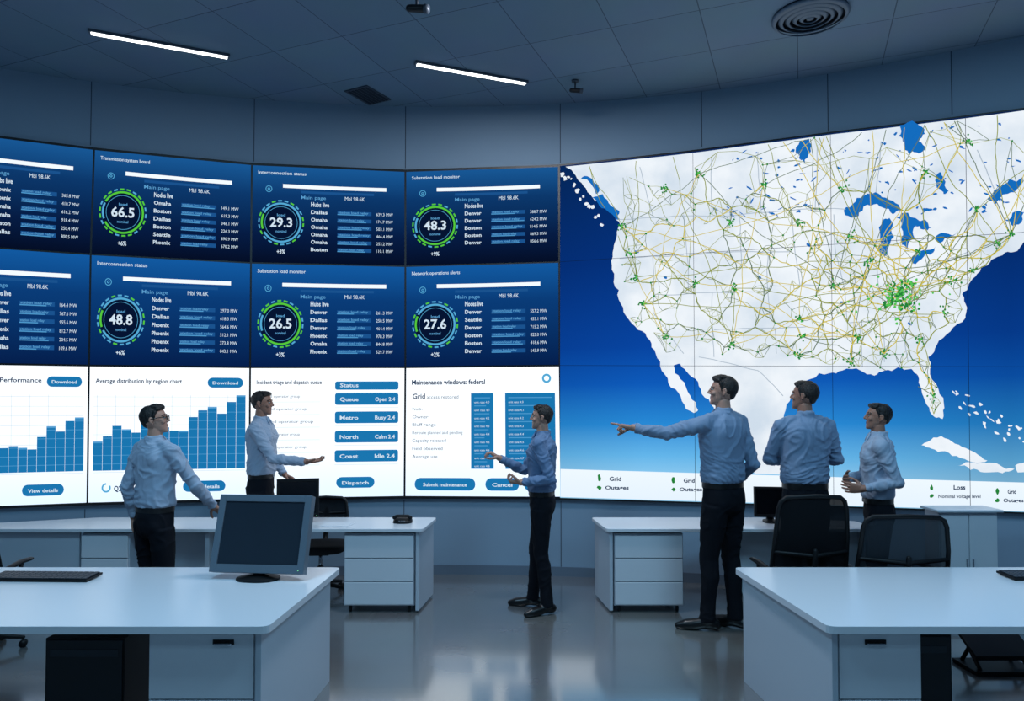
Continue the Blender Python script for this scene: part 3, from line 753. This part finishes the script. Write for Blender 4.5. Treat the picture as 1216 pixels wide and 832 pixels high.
chair(-1.86, 7.0, 185, .46, .90, .58)
chair(-4.02, 5.45, 6, .54, 1.02, .60)

# ------------------------------------------------------------------ people
def remesh(soup, vox, smooth, it):
    o = mesh_obj('tmp', soup.v, soup.f, [])
    m = o.modifiers.new('r', 'REMESH'); m.mode = 'VOXEL'; m.voxel_size = vox
    sm = o.modifiers.new('s', 'SMOOTH'); sm.factor = smooth; sm.iterations = it
    bpy.context.view_layer.update()
    me = bpy.data.meshes.new_from_object(o.evaluated_get(bpy.context.evaluated_depsgraph_get()))
    bv = BVHTree.FromPolygons(soup.v, soup.f)
    mi = []
    for p in me.polygons:
        r = bv.find_nearest(p.center); mi.append(soup.m[r[2]] if r[2] is not None else 0)
    vm = [0]*len(me.vertices)
    for p, k in zip(me.polygons, mi):
        for i in p.vertices: vm[i] = k
    vs = [v.co.copy() for v in me.vertices]; ns = [v.normal.copy() for v in me.vertices]
    fs = [tuple(p.vertices) for p in me.polygons]
    bpy.data.objects.remove(o); bpy.data.meshes.remove(me)
    return vs, ns, fs, mi, vm
def hand(s, w, d, n, right, curls, elbow):
    w = Vector(w); d = Vector(d).normalized(); n = Vector(n); n = (n-d*n.dot(d)).normalized()
    sd = d.cross(n) if right else n.cross(d)
    def P(a, b, c): return w+d*a+sd*b+n*c
    rr = []
    for a, hw, th, c in ((-.012, .020, .017, 0), (0, .027, .019, 0), (.025, .034, .018, .001), (.06, .040, .016, .002), (.085, .041, .014, .001), (.096, .036, .010, 0)):
        r = []
        for k in range(20):
            t = 2*math.pi*k/20; cc, q = math.cos(t), math.sin(t)
            r.append(P(a, hw*math.copysign(abs(cc)**.8, cc), c+th*math.copysign(abs(q)**.8, q)))
        rr.append(r)
    s.rings(rr, 2)
    for i, L in enumerate((.074, .082, .076, .060)):
        base = P(.088-(.004, 0, .002, .01)[i], .031-.0205*i, 0); fan = (.10, .03, -.05, -.14)[i]
        a = 0; pts = [base-d*.02, base]; cur = base
        for k, fr in enumerate((.45, .31, .24)):
            a += curls[i][k]; dd = (d*math.cos(a)+n*math.sin(a)+sd*fan*(1 if a < 1 else .3)).normalized(); cur = cur+dd*L*fr; pts.append(cur)
        s.tube(pts, [.0095, .0092, .0085, .0078, .0066], 2, 10)
    t = curls[4]; b = P(.022, .026, .006); pts = [b]
    for k, L in enumerate((.040, .032, .026)):
        a = t[k]; dd = (d*(.62+.18*k)+sd*(.75-.3*k-.3*a)+n*(.25+a*.6)).normalized(); b = b+dd*L; pts.append(b)
    s.tube(pts, [.015, .0115, .0102, .008], 2, 10)
    s.tube([w+d*.005, w+(Vector(elbow)-w).normalized()*.08], [.026, .031], 2, 14)
RELAX = [(.25, .35, .25), (.3, .4, .3), (.35, .45, .3), (.4, .45, .3), (.2, .2, .2)]
OPEN = [(.05, .15, .1), (.1, .2, .15), (.15, .25, .2), (.2, .3, .2), (0, .1, .1)]
POINT = [(-.03, .05, .03), (1.1, 1.5, .9), (1.2, 1.5, .9), (1.2, 1.5, .9), (.7, .9, .8)]
GRIP = [(.7, .8, .5), (.75, .85, .5), (.8, .9, .5), (.85, .9, .5), (.5, .5, .4)]
trouser = pm('trouser_navy', (16, 19, 27), .9, bump=.15, bscale=90, spec=.2); shoe = pm('shoe_leather', (12, 12, 14), .3); belt = pm('belt_leather', (12, 12, 13), .45)
lipm = pm('lips', (128, 76, 68), .5); eyew = pm('eye_white', (180, 182, 182), .25); iris = pm('iris_dark', (25, 18, 14), .2)
def person(x, d, H, psi, hy, hp, AL, AR, legs, shirt, skin, hair, glasses=False, bulk=1.0, hs=.95, hairv=0):
    k = H/1.8; Rz = Matrix.Rotation(rad(psi), 4, 'Z'); Mb = Matrix.Translation((x, d, 0)) @ Rz @ Matrix.Scale(k, 4)
    Ri = Matrix.Rotation(rad(-psi), 4, 'Z')
    lo = lambda v: (Ri @ Vector(v))/k; ld = lambda v: Ri @ Vector(v)
    B = Soup(); B.M = Mb; b = bulk
    B.loft([(.80, 0, 0, .10, .07), (.84, 0, -.005, .145*b, .100*b), (.90, 0, -.008, .162*b, .112*b), (.96, 0, -.006, .158*b, .110*b), (1.02, 0, 0, .148*b, .103*b), (1.035, 0, 0, .14*b, .10*b)], 1)
    for sgn, (ax, ay, toe) in zip((-1, 1), legs):
        hip = Vector((sgn*.085, -.005, .88)); ank = Vector((ax, ay, .085)); kn = hip.lerp(ank, .48)+Vector((0, .025, 0))
        B.tube([hip, hip.lerp(kn, .35), hip.lerp(kn, .75), kn, kn.lerp(ank, .3)+Vector((0, -.015, 0)), kn.lerp(ank, .7)+Vector((0, -.005, 0)), ank+Vector((0, 0, -.02))],
               [.092*b, .086*b, .071*b, .063*b, .062*b, .054, .056], 1, 18, caps=False)
        t = rad(toe); fd = Vector((-math.sin(t), math.cos(t), 0)); a0 = Vector((ax, ay, 0))
        B.tube([a0-fd*.055+Vector((0, 0, .042)), a0+fd*.02+Vector((0, 0, .05)), a0+fd*.10+Vector((0, 0, .036)), a0+fd*.155+Vector((0, 0, .030)), a0+fd*.20+Vector((0, 0, .024))],
               [.038, .040, .042, .039, .026], 4, 16)
        B.tube([a0+Vector((0, 0, .05)), a0+Vector((0, 0, .10))], [.042, .04], 4, 14)
    B.loft([(1.0, 0, 0, .155*b, .110*b), (1.035, 0, 0, .155*b, .110*b)], 5)
    B.loft([(1.03, 0, 0, .148*b, .103*b), (1.05, 0, 0, .166*b, .119*b), (1.10, 0, 0, .166*b, .120*b), (1.18, 0, 0, .163*b, .114*b), (1.27, 0, .002, .174*b, .118*b), (1.36, 0, .0, .186*b, .122*b), (1.43, 0, -.005, .182*b, .114*b),
            (1.475, 0, -.01, .145*b, .092*b), (1.505, 0, -.012, .084, .074), (1.52, 0, -.01, .062, .062)], 0, 36, 2.3)
    for sg in (-1, 1):
        B.tube([(sg*.03, -.015, 1.502), (sg*.10, -.012, 1.484), (sg*.178, -.002, 1.452)], [.042, .047, .056], 0, 16)
        B.ell((sg*.080, .040, 1.36), (.085, .085, .09), 0)
        B.ell((sg*.085, -.050, 1.38), (.08, .07, .10), 0)
        B.ell((sg*.075, -.038, .90), (.080, .076, .085), 1)
    B.loft([(1.485, 0, -.012, .070, .070), (1.515, 0, -.012, .067, .068), (1.556, 0, -.016, .060, .060), (1.560, 0, -.014, .054, .054)], 0, 24, 2)
    Hd = Soup(); hands = Soup(); hands.M = Mb
    for right, A in ((False, AL), (True, AR)):
        sg = 1 if right else -1; sh = Vector((sg*.184, -.002, 1.447)); el = lo(A[0]); wr = lo(A[1])
        fa = (wr-el).normalized(); cu = wr-fa*.012
        B.tube([sh, sh.lerp(el, .35), sh.lerp(el, .8), el, el.lerp(cu, .3), el.lerp(cu, .75), cu-fa*.045, cu-fa*.04, cu], [.060, .057, .049, .047, .046, .039, .034, .037, .036], 0, 18, caps=False)
        B.ell(sh, (.061, .061, .061), 0); B.ell(el, (.048,)*3, 0)
        hand(hands, wr, ld(A[2]), ld(A[3]), right, A[4], el)
    parts = []; sd = x*7.3
    vs, ns, fs, mi, vm = remesh(B, .0085, .5, 3)
    for i, (v, n) in enumerate(zip(vs, ns)):
        q = Vector((v.x+sd, v.y, v.z))
        if vm[i] == 0:
            w1 = noise.noise(q*3.1)*5; a = noise.noise(Vector((q.x*6+w1*.4, q.y*6, q.z*13+w1))); c2 = noise.noise(Vector((q.x*13, q.y*13, q.z*20+w1)))
            v += n*(.018*max(0, .5-abs(a)*1.8)-.005+.008*max(0, .5-abs(c2)*2))
        elif vm[i] == 1:
            w1 = noise.noise(q*4)*3; a = noise.noise(Vector((q.x*9, q.y*9, q.z*5+w1))); v += n*(.012*max(0, .5-abs(a)*1.8)-.003)
        if v.z < .001: v.z = .001
    parts.append((vs, fs, mi))
    Mh = Mb @ Matrix.Translation((0, -.005, 1.556)) @ Matrix.Rotation(rad(hy), 4, 'Z') @ Matrix.Rotation(rad(hp), 4, 'X') @ Matrix.Scale(hs, 4) @ Matrix.Translation((0, .005, -1.560))
    Hd.M = Mb; Hd.tube([(0, -.014, 1.47), (0, -.010, 1.54), (0, -.004, 1.60)], [.057, .053, .051], 2, 20)
    Hd.M = Mh
    Hd.ell((0, -.008, 1.700), (.073, .094, .093), 2)
    Hd.ell((0, .032, 1.668), (.060, .058, .074), 2)
    Hd.loft([(1.576, 0, .062, .018, .022), (1.585, 0, .052, .034, .038), (1.602, 0, .037, .047, .051), (1.630, 0, .026, .056, .060), (1.67, 0, .02, .060, .066)], 2, 24, 2.2)
    for sg in (-1, 1):
        Hd.ell((sg*.038, .066, 1.662), (.022, .019, .020), 2)
        Hd.tube([(sg*.010, .084, 1.708), (sg*.045, .073, 1.710)], [.008, .007], 2, 8)
        Hd.tube([(sg*.014, .0885, 1.712), (sg*.034, .082, 1.716), (sg*.050, .067, 1.711)], [.003, .0042, .003], 3, 8)
        Hd.tube([(sg*.071, .0, 1.692), (sg*.079, -.014, 1.697), (sg*.081, -.022, 1.682), (sg*.077, -.014, 1.662), (sg*.071, -.003, 1.652)], [.006, .007, .0075, .007, .006], 2, 8)
        Hd.ell((sg*.074, -.010, 1.675), (.006, .014, .02), 2)
        Hd.ell((sg*.010, .093, 1.661), (.008, .010, .007), 2)
    Hd.tube([(0, .084, 1.705), (0, .094, 1.684), (0, .103, 1.666)], [.008, .0085, .0105], 2, 10)
    Hd.tube([(-.020, .080, 1.633), (0, .087, 1.635), (.020, .080, 1.633)], [.003, .0055, .003], 6, 8)
    Hd.tube([(-.018, .079, 1.625), (0, .086, 1.624), (.018, .079, 1.625)], [.003, .006, .003], 6, 8)
    Hd.ell((0, -.020, 1.712), (.0770, .090, .089), 3)
    Hd.ell((0, -.052, 1.680), (.060, .043, .058), 3)
    Hd.tube([(-.050, .034, 1.760), (-.028, .058, 1.772), (.02, .062, 1.776), (.052, .036, 1.762)], [.016, .017+.004*hairv, .018+.005*hairv, .016], 3, 12)
    Hd.ell((0, .015, 1.776+.006*hairv), (.058, .056, .025), 3)
    for sg in (-1, 1): Hd.tube([(sg*.066, .018, 1.74), (sg*.070, .012, 1.71), (sg*.068, .006, 1.68)], [.013, .008, .005], 3, 8)
    vs, ns, fs, mi, vm = remesh(Hd, .0042, .5, 2)
    for i, (v, n) in enumerate(zip(vs, ns)):
        if vm[i] == 3: q = Vector((v.x*60+sd, v.y*60, v.z*30)); v += n*(.003*noise.noise(q)+.003*noise.noise(q*.4))
    parts.append((vs, fs, mi))
    vs, ns, fs, mi, vm = remesh(hands, .0032, .4, 1); parts.append((vs, fs, mi))
    ex = Soup(); ex.M = Mh
    for sg in (-1, 1):
        ex.ell((sg*.030, .0765, 1.691), (.0125, .0095, .0065), 7, n=8); ex.ell((sg*.030, .0840, 1.691), (.0055, .003, .0055), 8, n=8)
        if glasses:
            pts = [(sg*(.031+.020*math.cos(a)), .098, 1.690+.015*math.sin(a)) for a in [2*math.pi*q/12 for q in range(13)]]
            ex.tube(pts, [.0026]*13, 8, 6); ex.tube([(sg*.051, .097, 1.695), (sg*.076, .05, 1.695), (sg*.081, -.01, 1.692)], [.003]*3, 8, 6)
    if glasses: ex.tube([(-.011, .099, 1.692), (0, .103, 1.695), (.011, .099, 1.692)], [.002]*3, 8, 6)
    ex.M = Mb
    for sg in (-1, 1): ex.tube([(sg*.012, .052, 1.545), (sg*.031, .068, 1.510), (sg*.040, .083, 1.485)], [.006, .010, .004], 0, 8)
    ex.box(-.02, .02, .105*b, .114*b, 1.0, 1.036, 9)
    parts.append((ex.v, ex.f, ex.m))
    V = []; Fc = []; MI = []
    for vs, fs, mi in parts:
        o = len(V); V += vs; Fc += [tuple(i+o for i in f) for f in fs]; MI += mi
    return mesh_obj('office_worker', V, Fc, [shirt, trouser, skin, hair, shoe, belt, lipm, eyew, iris, chrome], MI, True)
sh1 = pm('shirt_pale_blue', (128, 150, 178), .8, bump=.1, bscale=70); sh2 = pm('shirt_white', (162, 178, 198), .8, bump=.1, bscale=70); sh3 = pm('shirt_mid_blue', (100, 128, 164), .8, bump=.1, bscale=70)
sk1 = pm('skin_light', (182, 136, 116), .5); sk2 = pm('skin_tan', (158, 112, 92), .5); h1 = pm('hair_black', (16, 13, 12), .6, bump=.5, bscale=140); h2 = pm('hair_brown', (30, 22, 18), .6, bump=.5, bscale=140)
std = ((-.11, 0, 10), (.11, 0, -10))
# arms: (elbow, wrist, hand dir, palm normal, curls) as offsets in metres from the standing point
person(-2.76, 5.56, 1.88, -30, -45, 6, ((-.245, .05, 1.22), (-.225, .12, .97), (.05, .1, -1), (1, 0, 0), RELAX), ((.32, -.01, 1.23), (.38, .18, 1.05), (.3, .7, -.55), (-.1, -.5, -.8), RELAX), std, sh2, sk1, h1, glasses=True, hairv=1)
person(-2.52, 7.22, 2.0, -88, -2, -2, ((.03, .23, 1.30), (.2, .12, 1.12), (.9, -.2, -.3), (0, -.4, -.9), RELAX), ((.20, -.25, 1.32), (.52, -.24, 1.29), (1, 0, .12), (0, -.2, 1), OPEN), std, sh2, sk2, h2)
person(.27, 6.51, 1.87, 78, 5, 0, ((.07, -.235, 1.20), (-.19, -.2, 1.17), (-1, .15, .05), (0, .3, 1), GRIP), ((-.16, .19, 1.24), (-.39, .1, 1.36), (-.75, -.05, .5), (-.4, 0, -.8), GRIP),
       ((-.10, -.06, 40), (.10, .10, 5)), sh3, sk1, h2)
person(1.75, 5.965, 2.12, 35, 38, 4, ((-.48, -.08, 1.625), (-.74, .0, 1.665), (-1, .05, .2), (0, 0, -1), POINT), ((.27, .05, 1.36), (.18, .27, 1.18), (-.5, .7, -.3), (-.6, -.6, 0), RELAX),
       ((-.10, .06, 45), (.10, -.02, 20)), sh1, sk1, h2, hairv=1, bulk=1.04)
person(2.48, 6.08, 2.08, 8, 42, 3, ((-.28, .06, 1.39), (.0, .27, 1.36), (1, .1, .1), (0, -1, .1), RELAX), ((.29, .04, 1.39), (.04, .31, 1.40), (-1, .1, .1), (0, -1, .1), RELAX), std, sh1, sk2, h2, bulk=1.06)
person(3.04, 5.97, 1.89, 70, 6, 4, ((.04, -.235, 1.24), (-.2, -.16, 1.18), (-1, .35, .05), (.2, .9, .1), RELAX), ((.0, .24, 1.24), (-.22, .10, 1.23), (-.5, -.9, .0), (.8, -.3, .1), RELAX), std, sh2, sk2, h1)

# ------------------------------------------------------------------ lights
def area(name, loc, size, power, col, rot=(0, 0, 0)):
    l = bpy.data.lights.new(name, 'AREA'); l.energy = power; l.color = col; l.size = size
    o = bpy.data.objects.new(name, l); o.location = loc; o.rotation_euler = rot; link(o)
BL = (.38, .72, 1)
area('ceiling_fill_light', (-2.4, 3.0, ZC-.06), 1.2, 105, BL)  # these area lamps are added fill for the room; no fixtures stand there
area('ceiling_fill_light', (2.6, 3.0, ZC-.06), 1.2, 105, BL)
area('ceiling_fill_light', (0, .2, ZC-.06), 1.2, 45, BL)
area('ceiling_fill_light', (0, 5.6, ZC-.06), .6, 70, (.85, .9, 1))
w = bpy.data.worlds.new('world'); sc.world = w; w.use_nodes = True
w.node_tree.nodes['Background'].inputs[0].default_value = (.05, .1, .2, 1); w.node_tree.nodes['Background'].inputs[1].default_value = .3
